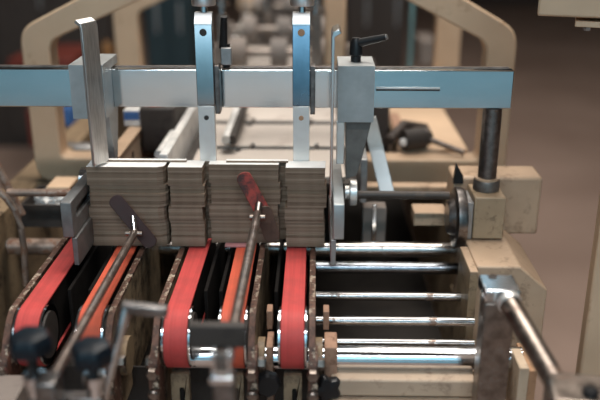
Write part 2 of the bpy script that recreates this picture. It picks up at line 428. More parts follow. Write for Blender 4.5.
# clamp blocks and knobs on the two right-hand units
def clamp(unit, knob_star, wd):
    t, x = unit[0], unit[2]+.013
    b = obj('clamp_block', box(BM(), (x, YC-.022, -.150), (x+wd, YC+.020, -.052)), M['rust_block'], t, .0015)
    b['label'] = 'rusty block clamped on the chrome rod'
    obj('rust_shim', box(BM(), (x-.0015, YC+.024, -.052), (x+.0065, YC+.045, -.024)), M['rust_block'], t, .001)
    p = (x+.002, YC-.0225, -.104 if knob_star else -.098)
    kx = .25 if knob_star else .1
    q = (p[0], p[1]-.008, p[2])
    if knob_star: lob = lathe(BM(), q, (kx, -1, .05), [(0, .010), (.002, .0165), (.010, .0175), (.014, .015), (.0155, .007)], 50, 5, .17)
    else: lob = lathe(BM(), q, (kx, -1, .05), [(0, .013), (.002, .0165), (.012, .017), (.016, .0135)], 40, 8, .05)
    kb = obj('star_knob' if knob_star else 'knob', lob, M['black'], b)
    kb['label'] = 'black plastic knob'
    obj('knob_stem', cyl(BM(), p, q, .006, 14), M['steel_worn'], b)
clamp(U[4], True, .017)
clamp(U[3], False, .009)

# ------------------------------------------------------------------ stack of blanks
YP = -.072
zt_stack = pz(168, YP)
N = 43; pitch = (zt_stack-.004)/N; thick = pitch*.965
def bx_(u, v=205): return px(u, v, YP)
def outline(dx=0):
    yb_ = -.042+.004; rec = .024
    e = [(bx_(89.5), YP), (bx_(159), YP), (bx_(164.5), YP+.004), (bx_(166.3), YP+.010), (bx_(166.6), YP+.031), (bx_(169.6), YP+.031), (bx_(169.8), YP), (bx_(203.6), YP), (bx_(204), YP+.031), (bx_(208.8), YP+.031),
         (bx_(209), YP+.015), (bx_(278.6), YP+.015), (bx_(279), YP+.031), (bx_(285.8), YP+.031), (bx_(286), YP+.001), (bx_(325), YP+.001), (bx_(325.5), yb_), (bx_(89.5), yb_)]
    return e
bm = BM(); prism(bm, outline(), 'z', 0, thick)
proto = obj('cardboard_blank', bm, M['card_plain'], smooth=False)
base = proto.location.copy()
z0 = .004; jx = 0; jy = 0
GB = 'cardboard blanks stacked on the red belts'
ol = [(x, y) for x, y in outline()]
for i in range(N):
    o = proto if i == 0 else proto.copy()
    if i: col.objects.link(o)
    if i in (6, 13, 15, 22, 29, 33): jx = random.uniform(-.0022, .0022); jy = random.uniform(-.003, .003)
    if i == N-1: jx = jy = 0
    o.location = base+Vector((jx+random.uniform(-.0004, .0004), jy+random.uniform(-.0006, .0006), z0+i*pitch))
    lab = 'brown-edged flat cardboard blank within the tall stack between the side guides'
    if i == N-1: lab = 'topmost cardboard blank of the tall stack, white upper face showing'
    elif i == 0: lab = 'lowest cardboard blank of the tall stack, just above the red belts'
    elif i == N-2: lab = 'cardboard blank directly beneath the topmost white one of the tall stack'
    elif i == 1: lab = 'cardboard blank second from the bottom of the tall stack'
    tag(o, lab, 'cardboard blank', GB)
    top_blank = o
top_blank.data = top_blank.data.copy(); top_blank.data.materials[0] = M['card']
zt_ = z0+(N-1)*pitch+thick
for (a, b) in ((101, 186), (226, 288)):
    bm = BM(); box(bm, (px(a, 160, -.05), YP+.024, zt_+.0004), (px(b, 160, -.05), -.040, zt_+.0032)); f = obj('folded_flap', bm, M['card'], None, smooth=False)
    f.parent = top_blank; f.location = f.location-top_blank.location
o = obj('pink_slip', box(BM(), (px(226, 237, -.05), YP+.004, .0008), (px(250, 237, -.05), -.045, .0030)), M['pink_card'])
tag(o, 'thin pink paper slip sticking out beneath the cardboard stack', 'paper slip')

# ------------------------------------------------------------------ cross bar on posts
YB = 0.0
zb0, zb1 = pz(108, YB), pz(70, YB)
xbR = px(513, 88, YB)
beam = thing('cross_bar', 'polished blue-grey flat steel cross bar over the stack', 'bar', (0, .012, zb0))
obj('bar', box(BM(), (-.75, YB, zb0), (xbR, YB+.020, zb1)), M['steel_mirror'], beam, .0015)
obj('scale_strip', box(BM(), (-.75, YB+.0205, zb1-.01), (xbR-.004, YB+.0255, zb1+.0015)), M['brown_steel'], beam, .0005)

gx_a, gx_b = px(376, 88, YB), px(440, 88, YB)  # bright and dark lines below paint a reflection on the bar face
obj('reflection_line', box(BM(), (gx_a, YB-.0012, pz(88.6, YB)), (gx_b, YB-.0002, pz(86.6, YB))), M['steel_pale'], beam, .0003)
obj('reflection_dark_line', box(BM(), (gx_a, YB-.0009, pz(90.4, YB)), (gx_b, YB-.0002, pz(88.8, YB))), M['dark_iron'], beam)
# right support post with collar
xp = px(490, 140, .010); zc_ = pz(192, -.012)
post = thing('support_post', 'round dark steel post with flanged collar holding the bar right end', 'post', (xp, .010, zc_))
obj('post', cyl(BM(), (xp, .010, zc_+.002), (xp, .010, zb0-.0005), .0145, 32), M['steel_dark'], post)
bm = BM(); lathe(bm, (xp, .010, zc_), (0, 0, 1), [(0, .0205), (.014, .0205), (.0165, .019), (.0165, .0153)], 36)
obj('collar', bm, M['brown_steel'], post)
bm = BM(); lathe(bm, (xp, .010, zc_+.0166), (0, 0, 1), [(0, .0152), (0, .0195), (.003, .0195), (.003, .0152)], 36)
obj('collar_ring', bm, M['cream'], post)

# bearing block under the post
z_t0 = pz(265, -.125)
xb0, xb1 = px(474, 215, -.03), px(505, 215, -.03)
bb = thing('bearing_block', 'worn beige bearing block under the steel post', 'block', ((xb0+xb1)/2, .0, pz(252, -.03)))
obj('block', box(BM(), (xb0, -.030, z_t0+.003), (xb1, .036, zc_-.001)), M['cream_mid'], bb, .002)
obj('face_plate', box(BM(), (xb0-.010, -.028, z_t0+.002), (xb0-.001, .030, zc_-.010)), M['cast_grey'], bb, .001)
bm = BM(); xf = px(457, 215, 0)
lathe(bm, (xb0-.0105, .0, (zc_+pz(246, 0))/2+.004), (-1, 0, 0), [(0, .012), (0, .046), (.006, .048), (.014, .048), (.016, .045), (.016, .03), (.026, .025), (.026, .012)], 40)
obj('flange', bm, M['steel_dark'], bb)
obj('grip', prism(BM(), [(px(453, 180, .05), pz(182, .05)), (px(463, 180, .05), pz(182, .05)), (px(463, 175, .05), pz(174, .05)), (px(456, 163, .05), pz(162, .05))], 'y', .045, .055), M['black'], bb, .001)

# big beige housing behind
hy0, hy1 = .052, .116; hz = pz(176, hy0)
hx0, hx1 = px(452, 200, hy0), px(541, 200, hy0)
o = obj('gear_housing', box(BM(), (hx0, hy0, -.025), (hx1, hy1, hz)), M['cream'], None, .005)
tag(o, 'large beige box housing behind the steel post', 'housing')

# ribbed casting (front of right side frame)
cy0, cy1 = -.125, .048
z_t = pz(265, cy0); c0, c1, c2 = px(477, 265, cy0), px(521, 265, cy0), px(548, 288, cy0)
zl = pz(345, cy0)
cst = thing('cast_pedestal', 'beige casting with chamfered shoulder standing right of the cross rods', 'casting', ((c0+c2)/2, -.08, FZ))
obj('casting', prism(BM(), [(c0, z_t), (c1, z_t), (c2, pz(288, cy0)), (c2, zl), (c0, zl)], 'y', cy0, cy1), M['cream'], cst, .003)
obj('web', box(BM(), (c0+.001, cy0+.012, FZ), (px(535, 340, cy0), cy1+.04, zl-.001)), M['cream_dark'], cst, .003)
obj('inner_rib_shaded', box(BM(), (c0-.013, cy0-.02, -.278), (c0-.0015, -.055, z_t-.003)), M['cream_dark'], cst, .001)  # same paint as the casting, darkened to put its shade into the colour
obj('rib_lit_top', box(BM(), (c0-.013, cy0-.02, z_t-.0025), (c0-.0015, -.055, z_t+.001)), M['cream'], cst, .001)  # lighter top strip paints the light falling on the rib

# ------------------------------------------------------------------ clamp blocks on the bar
def mount(u0, u1, v0, v1, y0, y1, label):
    pass
bx0, bx1 = px(70.5, 90, -.052), px(104, 90, -.052)
lm = thing('bar_mount', 'grey aluminium mount on the left part of the cross bar', 'mount', ((bx0+bx1)/2, -.02, pz(120, -.052)))
zt0, zt1 = pz(120, -.052), pz(66, -.052)
bm = BM()
box(bm, (bx0, -.052, zt0), (bx1, -.001, zt1))
box(bm, (bx0, -.001, zb1+.003), (bx1, .040, zt1))
box(bm, (bx0, -.001, zt0), (bx1, .040, zb0-.001))
obj('block', bm, M['alu'], lm)
obj('lower_arm', prism(BM(), [(-.03, zt0-.0005), (.03, zt0-.0005), (.005, pz(160, 0)), (-.01, pz(160, 0))], 'x', bx1-.013, bx1-.002), M['alu'], lm, .001)

A_ = pt(88.5, 100, Y=-.086); B_ = pt(104, 100, Y=-.0535)
wd_ = Vector((B_.x-A_.x, B_.y-A_.y, 0)); nl = Vector((-wd_.y, wd_.x, 0)).normalized(); A0 = Vector((A_.x, A_.y, 0))
ztp = pz(17.5, -.053); zbt = zt_+.0045
prof_ = [(0, zbt), (0, ztp-.012), (.0020, ztp-.005), (.010, ztp), (.0125, ztp-.0045), (.0055, ztp-.009), (.0045, ztp-.014), (.0045, zbt)]
bm = BM(); f0 = [bm.verts.new(A0+nl*h+Vector((0, 0, z))) for h, z in prof_]; f1 = [bm.verts.new(A0+wd_+nl*h+Vector((0, 0, z))) for h, z in prof_]
bm.faces.new(f0); bm.faces.new(f1[::-1])
for k in range(len(prof_)): j = (k+1) % len(prof_); bm.faces.new((f0[k], f1[k], f1[j], f0[j]))
o = obj('tall_strip', bm, M['brushed'], lm, .0008); o['label'] = 'tall brushed steel strip with lip bent outwards at its top'
rx0, rx1 = px(338, 90, -.052), px(374.5, 90, -.052)
zr0, zr1 = pz(122, -.052), pz(66, -.052)
rm = thing('bar_mount', 'grey aluminium mount with black clamping lever right of centre on the bar', 'mount', ((rx0+rx1)/2, -.02, zr0))
bm = BM()
box(bm, (rx0, -.052, zr0), (rx1, -.001, zr1))
box(bm, (rx0, -.001, zb1+.003), (rx1, .026, zr1))
box(bm, (rx0, -.001, zr0), (rx1, .026, zb0-.001))
obj('block', bm, M['alu'], rm)
bm = BM(); prism(bm, [(rx0+.012, zr0-.0004), (rx1-.001, zr0-.0004), (rx1-.008, pz(140, -.03)), (px(357, 160, -.02), pz(172, -.02)), (px(346, 160, -.02), pz(176, -.02))], 'y', -.035, -.005)
obj('lower_arm', bm, M['arm_grey'], rm, .001)
obj('front_strap', box(BM(), (rx0-.001, -.050, pz(163, -.045)), (rx0+.0105, -.036, zr0-.0005)), M['steel_pale'], rm, .001)
hub = pt(356, 52, Y=-.015)
lv = obj('clamping_lever', lathe(BM(), (hub.x, -.015, zr1+.0003), (0, 0, 1), [(0, .0075), (.008, .0075), (.010, .0098), (.028, .0090), (.034, .006)], 24), M['black'], rm)
bm = BM(); tip = pt(386, 37, Y=-.03)
cyl(bm, (hub.x-.003, -.015, zr1+.0255), tip, .0068, 16, .0048); obj('handle', bm, M['black'], lv)
bm = BM(); cyl(bm, tip, tip+(tip-Vector((hub.x, -.015, zr1+.022))).normalized()*.002, .0040, 14); obj('end_cap', bm, M['cast_grey'], lv)

# ------------------------------------------------------------------ side guides
def guide(xin, s, label, y0, y1, strip_y, ztop, lipx):
    """s = +1: guide on the right of the stack; xin = inner face of the thick plate"""
    t = thing('side_guide', label, 'side guide', (xin, (y0+y1)/2, .002), 'side guides of the stack')
    zc = pz(240, y0); zpl = pz(204, y0)
    x1 = xin+s*.0155
    ol_ = rounded([(y0, zc), (y0, zpl), (y1, zpl), (y1, zc)], .003, 2)
    sl = rounded([(y0+.022, zpl-.030), (y0+.022, zpl-.016), (y1-.03, zpl-.016), (y1-.03, zpl-.030)], .003, 2)
    obj('guide_plate', ring_prism(BM(), ol_, sl, 'x', min(xin, x1), max(xin, x1)), M['guide_dark'] if s < 0 else M['alu'], t, .0012)
    obj('slot_back', box(BM(), (min(xin+s*.007, x1-s*.001), y0+.018, zpl-.034), (max(xin+s*.007, x1-s*.001), y1-.026, zpl-.012)), M['steel_dark'], t)
    xa, xb = sorted((xin-s*.003, xin+s*.0045))
    obj('foot_plate', box(BM(), (xa, y0+.002, .008), (xb, y1-.02, zc-.0005)), M['guide_dark'] if s < 0 else M['cast_grey'], t, .001)
    if s > 0:
        # tall strip with a lip flared outwards
        a, b = strip_y
        xs = sorted((xin-s*.0045, xin-s*.0005)); i_, o_ = xs
        poly = [(i_, zpl-.01), (i_, ztop-.010), (i_+.0015, ztop-.004), (i_+.0095, ztop), (o_+.0095, ztop-.0055), (o_+.0005, ztop-.011), (o_, zpl-.01)]
        obj('tall_strip', prism(BM(), poly, 'y', a, b), M['steel_bright'], t, .0008)
    return t, zpl, zc
lipx = pt(88.5, 100, Y=-.098).x
gl, zpl, zcg = guide(px(72, 205, -.15), -1, 'left side guide with dark slotted step-shaped plate', -.155, -.02, (-.098, -.053), pz(17.5, -.052), lipx)
gr, _, _ = guide(px(333.5, 204, -.15), 1, 'right side guide with long plate and tall narrow strip seen edge on', -.15, .06, (-.098, -.045), pz(26, -.07), 0)

# guide shaft pieces with knurled knobs
def knob_shaft(u_knob0, u_knob1, u_end, label, mat, yk, rk):
    zk = pz(191.5, yk) if u_knob0 > 300 else pz(173.5, yk)
    return zk
zk = pz(192, .0)
sh = thing('guide_spindle', 'dark spindle with bright knurled knob right of the right side guide', 'spindle', (px(400, 195, 0), 0, zk-.015))
xk0 = px(345, 192, 0)
obj('spindle', cyl(BM(), (xk0+.002, 0, zk-.004), (px(449, 198, 0), 0, zk-.004), .0065, 20), M['spindle_brown'], sh)
bm = BM(); lathe(bm, (xk0, 0, zk), (1, 0, 0), [(0, .011), (.0065, .011), (.007, .0195), (.008, .0205), (.0175, .0205), (.0185, .0195), (.0185, .009)], 36)
obj('knurled_knob', bm, M['steel_pale'], sh)
zk2 = pz(175, -.03)
sh2 = thing('guide_spindle', 'worn spindle with bright knob end left of the left side guide', 'spindle', (px(40, 195, .03), .03, pz(198, .03)))
obj('spindle', cyl(BM(), (px(8, 194, .03), .03, pz(194.5, .03)), (px(75, 194, .03), .03, pz(194.5, .03)), .0065, 18), M['rust_rod'], sh2)
bm = BM(); kx = px(81, 173, -.02); lathe(bm, (kx-.016, .03, pz(180, .03)), (1, 0, 0), [(0, .016), (.001, .018), (.014, .018), (.015, .016)], 30)
obj('knurled_knob', bm, M['chrome_clean'], sh2)
obj('carrier', box(BM(), (kx-.013, .015, pz(197, .03)), (kx-.003, .045, pz(185, .03))), M['steel_dark'], sh2, .001)

# ------------------------------------------------------------------ gate posts
def gate(u0, u1, label, screw_mat, dark):
    y0, y1 = -.036, -.014
    vmid = 86
    x0, x1 = px(u0, vmid, y0), px(u1, vmid, y0)
    zt = pz(14, y0); zm_ = pz(106, y0); zb_ = pz(163, y0)
    t = thing('gate_post', label, 'gate post', ((x0+x1)/2, (y0+y1)/2, zb_), 'gate posts on the cross bar')
    xm = (x0+x1)/2; h = zt-zm_
    bm = BM()
    prism(bm, [(y0, zm_), (y1, zm_), (y1, zt), (y0+.010, zt), (y0, zt-.014)], 'x', x0, x1)
    obj('upper_bar', bm, M['steel_blue'] if not dark else M['steel_blue_refl'], t, .0008)
    bm = BM()
    prism(bm, [(y0-.0006, zt-.0155), (y0-.0006, zt-.0138), (y0+.0097, zt+.0007), (y1, zt+.0007), (y1, zt+.0003), (y0+.010, zt+.0001), (y0-.0001, zt-.0142)], 'x', x0+.0004, x1-.0004)
    cp = obj('chamfer_highlight', bm, M['steel_pale'], t)  # thin pale skin painting the sky reflection on the chamfer
    obj('lower_bar_reflection', box(BM(), (x0+.0006, y0-.0006, zb_), (x1-.0006, y1-.010, zm_-.0006)), M['steel_pale'], t, .0006)  # pale lower length of the post, a white reflection put into its colour
    for v, r in ((32.5, .0050), (118, .0036)):
        z = pz(v, y0); bm = BM()
        lathe(bm, (xm, y0-.0004, z), (0, -1, 0), [(0, r), (.0012, r), (.0016, r*.8), (.0016, r*.55), (.0009, r*.5)], 18)
        obj('screw', bm, screw_mat, t)
    bm = BM(); cyl(bm, (xm+.001, y0+.012, zt+.0009), (xm+.001, y0+.012, pz(6.5, y0)), .0052, 16); obj('stem', bm, M['chrome'], t)
    bm = BM(); lathe(bm, (xm+.001, y0+.012, pz(7.2, y0)), (0, 0, 1), [(0, .008), (.001, .0165), (.003, .0172), (.016, .0172), (.018, .0165), (.0185, .008)], 48)
    obj('thumb_nut', bm, M['steel_nut'], t)
    # saddle that hooks over the bar
    bm = BM(); box(bm, (x1+.0004, y0+.004, zb0-.002), (x1+.0075, y1+.006, zb1+.012)); obj('saddle', bm, M['steel_dark'], t, .0008)
    return t, x1, zt
M['steel_blue_refl'] = metal('steel_blue_reflection', (.20, .28, .35), .25, .3, 12, (2, 2, 1))  # blue reflection put into the base colour of the right post
g1, gx1, gzt = gate(196.5, 214, 'left gate post, blue-grey steel with pale reflection on its lower end and round nut on top', M['dark_iron'], False)
g2, gx2, _ = gate(292.5, 310, 'right gate post, dark blue-tinted steel with pale reflection on its lower end and brass-like screw', M['wood'], True)
# black clamping lever behind the left post
bl = thing('clamp_lever', 'small black clamping lever behind the left gate post', 'lever', (gx1+.010, .0, zb1+.003))
obj('stud', cyl(BM(), (gx1+.0045+.010, .008, zb1+.002), (gx1+.0045+.010, .008, pz(45, .0)), .006, 16), M['black'], bl)
bm = BM(); cyl(bm, (gx1+.0105, .008, pz(49, .0)), (pt(224, 17, Y=.0).x, .0, pz(17, .0)), .0065, 14, .0048); obj('handle', bm, M['black'], bl)
obj('clamp_foot', box(BM(), (gx1+.0085, -.012, pz(64, 0)), (gx1+.024, -.002, pz(47, 0))), M['cast_grey'], bl, .001)

# ------------------------------------------------------------------ paddle rods
def paddle_rod(u, v, yf, yt, zz, r, label):
    pass
def obox(bm, c, ax, half):
    """oriented box: centre, three axes, half sizes"""
    c = Vector(c); vs = []
    for i in (-1, 1):
        for j in (-1, 1):
            for k in (-1, 1): vs.append(bm.verts.new(c+ax[0]*(i*half[0])+ax[1]*(j*half[1])+ax[2]*(k*half[2])))
    for f in ((0, 1, 3, 2), (4, 6, 7, 5), (0, 4, 5, 1), (2, 3, 7, 6), (0, 2, 6, 4), (1, 5, 7, 3)): bm.faces.new([vs[i] for i in f])
def capsule_plate(bm, A, B, w, th, nrm):
    """flat bar with rounded ends from A to B, width w, thickness th"""
    A, B = Vector(A), Vector(B); d = (B-A).normalized(); n_ = Vector(nrm); n_ = (n_-d*n_.dot(d)).normalized(); s = d.cross(n_)
    pts = []
    for k in range(9):
        a = -math.pi/2+math.pi*k/8; pts.append(B+d*(w/2*.75*math.cos(a))+s*(w/2*math.sin(a)))
    for k in range(9):
        a = math.pi/2+math.pi*k/8; pts.append(A+d*(w/2*.75*math.cos(a))+s*(w/2*math.sin(a)))
    f0 = [bm.verts.new(p-n_*th/2) for p in pts]; f1 = [bm.verts.new(p+n_*th/2) for p in pts]
    bm.faces.new(f0); bm.faces.new(f1[::-1])
    for k in range(len(pts)): j = (k+1) % len(pts); bm.faces.new((f0[k], f1[k], f1[j], f0[j]))

YE = -.50
XS = []
# rod 1, dark paddle
pA = pt(49, 385, Y=YE); pB = pt(135, 232, Y=-.105)
r1 = thing('paddle_rod', 'long worn rod ending in a dark maroon paddle on the stack left half', 'rod', pA-Vector((0, 0, .01)), 'stack stop rods')
obj('rod', cyl(BM(), pA+(pB-pA)*(.0125/(pB.y-pA.y)), pB, .0056, 18), M['rod_brown'], r1)
bm = BM(); cyl(bm, pB+(pA-pB).normalized()*.006-Vector((.012, 0, 0)), pB+(pA-pB).normalized()*.006+Vector((.012, 0, 0)), .0035, 12); obj('cross_pin', bm, M['steel_worn'], r1)
obj('neck', cyl(BM(), pB, pt(133, 216, Y=-.092), .0042, 14), M['chrome'], r1)
bm = BM(); capsule_plate(bm, pt(116, 201, Y=-.090), pt(150, 242, Y=-.098), .0215, .003, (.15, -1, .35)); obj('paddle', bm, M['maroon'], r1, .0006)
# rod 2, red paddle
qA = pt(224.5, 372, Y=YE); qB = pt(257.5, 214, Y=-.105)
r2 = thing('paddle_rod', 'long worn rod ending in a chipped red paddle on the stack right half', 'rod', qA-Vector((0, 0, .01)), 'stack stop rods')
obj('rod', cyl(BM(), qA+(qB-qA)*(.0125/(qB.y-qA.y)), qB, .0064, 18), M['rod_brown'], r2)
k_ = qB+(qA-qB).normalized()*.012
bm = BM(); cyl(bm, k_-Vector((.010, 0, 0)), k_+Vector((.012, 0, 0)), .0042, 12); obj('cross_pin', bm, M['steel_worn'], r2)
obj('neck', cyl(BM(), qB, pt(259, 204, Y=-.088), .0055, 14), M['steel_dark'], r2)
bm = BM(); capsule_plate(bm, pt(244, 178, Y=-.082), pt(263, 212, Y=-.088), .0225, .003, (.1, -1, .25)); pd = obj('paddle', bm, M['red_paint'], r2, .0006)
bm = BM(); capsule_plate(bm, pt(264, 212, Y=-.090), pt(272, 236, Y=-.090), .024, .003, (.1, -1, .15)); obj('lower_paddle', bm, M['paddle_brown'], r2, .0006)

# front shaft that carries the rod clamps
ZF = pA.z-.062
o = obj('front_shaft', cyl(BM(), (-.62, YE, ZF), (.36, YE, ZF), .013, 24), M['steel_worn']); tag(o, 'steel shaft carrying the rod clamps at the near edge', 'shaft')

def rod_clamp(p, label, sides):
    t = thing('rod_holder', label, 'clamp', (p.x, YE, ZF))
    bm = BM(); box(bm, (p.x-.011, YE-.014, ZF+.0135), (p.x+.011, YE+.012, p.z+.010)); obj('body', bm, M['steel_dark'], t, .003)
    return t
h1 = rod_clamp(pA, 'blurred steel holder with two black knobs at bottom left', 2)
for (u, v, y, rr) in ((30, 343, -.49, .0215), (91.5, 353, -.475, .0212)):
    p = pt(u, v, Y=y); bt = pt(u+(2 if u > 60 else 3), 378, Y=y)
    bm = BM(); lathe(bm, (p.x, y, p.z-.0155), (0, 0, 1), [(0, .008), (.002, .0135), (.006, rr*.93), (.014, rr), (.020, rr*.97), (.0255, rr*.82), (.0275, rr*.5)], 48, 6, .06)
    kb = obj('black_knob', bm, M['knob_black'], h1)
    bm = BM(); cyl(bm, (p.x, y, bt.z+.004), (p.x, y, p.z-.015), .0055, 14); obj('stud', bm, M['black'], kb)
    bm = BM(); lathe(bm, (p.x, y, bt.z-.020), (0, 0, 1), [(0, .0085), (.014, .0085), (.014, .0115), (.024, .0115), (.0245, .009)], 20); obj('collar', bm, M['chrome'], h1)
    a, b = sorted((p.x, pA.x))
    bm = BM(); box(bm, (a-.008, y-.008, bt.z-.034), (b+.008, y+.008, bt.z-.0205)); obj('bridge', bm, M['steel_dark'], h1, .002)
# bent lever
yl = -.43
l0 = pt(103, 398, Y=-.45); l1 = pt(126, 307, Y=yl); l2 = pt(168, 314, Y=yl+.01)
lvr = thing('bent_lever', 'blurred bent steel lever with dark arm right of the black knobs', 'lever', (l0.x, -.45, l0.z-.05))
bm = BM(); d = (l1-l0)
cyl(bm, l0-d.normalized()*.06, l1, .0062, 16); obj('shaft', bm, M['steel_bright'], lvr)
bm = BM(); box(bm, (l1.x-.005, yl-.006, l1.z-.0065), (l2.x+.002, yl+.006, l1.z+.0055), Matrix.Rotation(math.radians(6), 3, 'Y'), l1); obj('arm', bm, M['steel_dark'], lvr, .002)
# holder for rod 2 with dark cross handle
h2 = rod_clamp(Vector((qA.x, YE, qA.z-.012)), 'blurred bright steel holder under the dark bar at bottom centre', 0)
a, b = pt(189.5, 338, Y=-.455), pt(247, 338, Y=-.455)
bar = thing('dark_clamp_bar', 'dark rectangular steel bar in front of the middle belt', 'bar', ((a.x+b.x)/2, -.455, pz(350, -.455)))
obj('bar', box(BM(), (a.x, -.462, pz(349, -.462)), (b.x, -.450, pz(327, -.462))), M['dark_iron'], bar, .002)
bm = BM(); cyl(bm, ((a.x+b.x)/2+.004, -.456, pz(380, -.46)), ((a.x+b.x)/2+.004, -.456, pz(349.5, -.46)), .006, 14); obj('stem', bm, M['steel_dark'], bar)
bm = BM(); lathe(bm, (qA.x, YE-.014, pz(352, YE-.014)-.006), (0, -1, 0), [(0, .0065), (.008, .0075), (.009, .005)], 18); obj('ball_end', bm, M['brown_steel'], h2)
bm = BM()
for sx in (-1, 1): box(bm, (qA.x+sx*.0075-.0022, YE-.026, pz(388, YE-.03)), (qA.x+sx*.0075+.0022, YE-.0145, pz(356, YE-.03)))
obj('fork', bm, M['chrome'], h2, .0015)
obj('fork_washer', box(BM(), (qA.x-.0115, YE-.030, pz(386, YE-.03)), (qA.x+.0115, YE-.0265, pz(379, YE-.03))), M['chrome_clean'], h2, .001)

# ------------------------------------------------------------------ right handle bracket
hy = -.335
x0, x1 = px(482, 330, hy), px(514, 330, hy)
zT = pz(289, hy); zB = zm-.10
br = thing('handle_bracket', 'polished steel block bracket holding the thick handle bar at right', 'bracket', ((x0+x1)/2, hy, zB))
zs = zT-.016
bm = BM(); box(bm, (x0, hy, zs), (x1+.004, hy+.045, zT)); obj('clamp_head', bm, M['steel_bright'], br, .002)
bm = BM(); box(bm, (x0+.001, hy+.001, zB), (x1-.001, hy+.030, zs-.0015)); obj('upright', bm, M['steel_worn'], br, .0015)
bm = BM(); sc = pt(492.5, 277, Z=zT); lathe(bm, (sc.x, sc.y, zT+.0002), (0, 0, 1), [(0, .0055), (.0008, .0055), (.0012, .0045), (.0012, .003), (.0004, .0028)], 18); obj('screw', bm, M['dark_iron'], br)
hA = pt(507, 299, Y=hy-.001); hB = pt(566, 401, Y=-.465)
hr = thing('handle_bar', 'thick worn steel handle bar slanting to the bottom right corner', 'handle', hB-Vector((0, 0, .02)))
obj('shaft', cyl(BM(), hA, hB, .0125, 28), M['steel_worn'], hr)
bm = BM(); d = (hB-hA).normalized(); lathe(bm, hA+d*.001, d, [(0, .0145), (.007, .0145), (.0075, .0126)], 28); obj('collar', bm, M['steel_pale'], hr)
c = pt(592, 402, Y=-.475)
bm = BM(); box(bm, (hB.x-.022, -.51, c.z-.03), (hB.x+.15, -.45, pz(378, -.46)), Matrix.Rotation(math.radians(-8), 3, 'Z')); obj('end_casting', bm, M['steel_worn'], hr, .005)
bm = BM(); p = pt(592, 381, Y=-.485); lathe(bm, (p.x, p.y, pz(378, -.46)+.0002), (0, 0, 1), [(0, .0085), (.006, .0085), (.008, .006)], 20); obj('bolt', bm, M['black'], hr)

# wooden blocks by the bracket
wy = -.30; wz = pz(366, wy)
o = obj('wooden_block', box(BM(), (px(518, 385, wy), wy, zm-.08), (px(528, 385, wy), wy+.05, wz)), M['wood_pale'], None, .0015); tag(o, 'pale wooden block right beside the steel bracket upright', 'wooden block')
o = obj('wooden_block', box(BM(), (px(528.5, 385, wy), wy+.004, zm-.08), (px(537, 385, wy), wy+.075, wz-.006)), M['wood'], None, .0015); tag(o, 'brown wooden block farther from the bracket, touching the pale one', 'wooden block')
o = obj('support_ledge', box(BM(), (px(478, 385, -.285)+.001, -.286, zm-.15), (px(560, 385, -.285), -.165, zm-.0805)), M['cream_front'], None, .002); tag(o, 'beige ledge carrying the wooden blocks at bottom right', 'ledge')

# ------------------------------------------------------------------ overhead box on column at right
cx0 = pt(580, 375, Y=-.10).x
ctl = thing('control_stand', 'beige column at the right edge carrying an overhead box', 'stand', (cx0+.08, -.05, FZ))
bm = BM(); box(bm, (cx0, -.10, FZ), (cx0+.16, -.075, .50)); obj('column', bm, M['cream_clean'], ctl, .004)
p0 = pt(537, 16, Y=-.05)
rot = Matrix.Rotation(math.radians(-17), 3, 'Z')
bm = BM(); box(bm, (p0.x, -.05, p0.z), (p0.x+.30, .16, p0.z+.20), rot, (p0.x, -.05, p0.z)); obj('overhead_box', bm, M['cream_clean'], ctl, .003)
p1 = pt(575, 24, Y=-.06)
bm = BM(); box(bm, (p1.x, -.06, p1.z-.004), (p1.x+.2, .05, p1.z+.004), rot, (p1.x, -.06, p1.z)); obj('under_plate', bm, M['cream_clean'], ctl, .001)
bm = BM(); p2 = pt(587, 30, Y=-.05); hexbolt(bm, (p2.x, -.05, p1.z-.0045), (0, 0, -1), .0055, .006); obj('bolt', bm, M['cast_grey'], ctl)

# ------------------------------------------------------------------ portal frames behind
def portal(Y, uL, uR, vb, vc, vt, cut, wpx, label, ty):
    depth = 1.0
    xl, xr = px(uL, 100, Y), px(uR, 100, Y)
    z0_, zc1, z1_ = pz(vb, Y), pz(vc, Y), pz(vt, Y)
    w = px(uL+wpx, 100, Y)-xl
    cl, cr = px(cut[0], 0, Y), px(cut[1], 0, Y)
    outer = [(xl, z0_), (xl, zc1), (cl, z1_), (cr, z1_), (xr, zc1), (xr, z0_)]
    k = .42
    inner = [(xl+w, z0_+w*.95), (xl+w, zc1-w*k), (cl+w*.35, z1_-w), (cr-w*.35, z1_-w), (xr-w, zc1-w*k), (xr-w, z0_+w*.95)]
    r_ = [.04, .03, .03, .03, .03, .04]
    o = obj('portal_frame', ring_prism(BM(), rounded(outer, r_), rounded(inner, [.012, .02, .02, .02, .02, .012]), 'y', Y, Y+ty), M['cream_clean'], None, .004)
    tag(o, label, 'machine frame', 'beige portal frames')
    return z0_, xl, xr
zp0, pxl, pxr = portal(.30, 27, 512, 184, 30, -45, (162, 390), 28, 'nearer large beige portal frame with chamfered corners behind the cross bar', .05)
portal(.95, 119, 457, 108, 2, -50, (205, 380), 24, 'farther beige portal frame, its legs inside the nearer one', .05)
for y in (.325,):
    for x in (pxl+.03, pxr-.03):
        pass
bm = BM(); 
# bridge feet joining portal to bed
for nm, a, b in (('foot', pxl+.02, X_L-.03), ('foot', X_R+.01, pxr-.02)):
    a, b = sorted((a, b))
    obj(nm, box(BM(), (a, .30, zp0-.05), (max(b, a+.06), .35, zp0-.001)), M['cream_dark'], bed, .003)

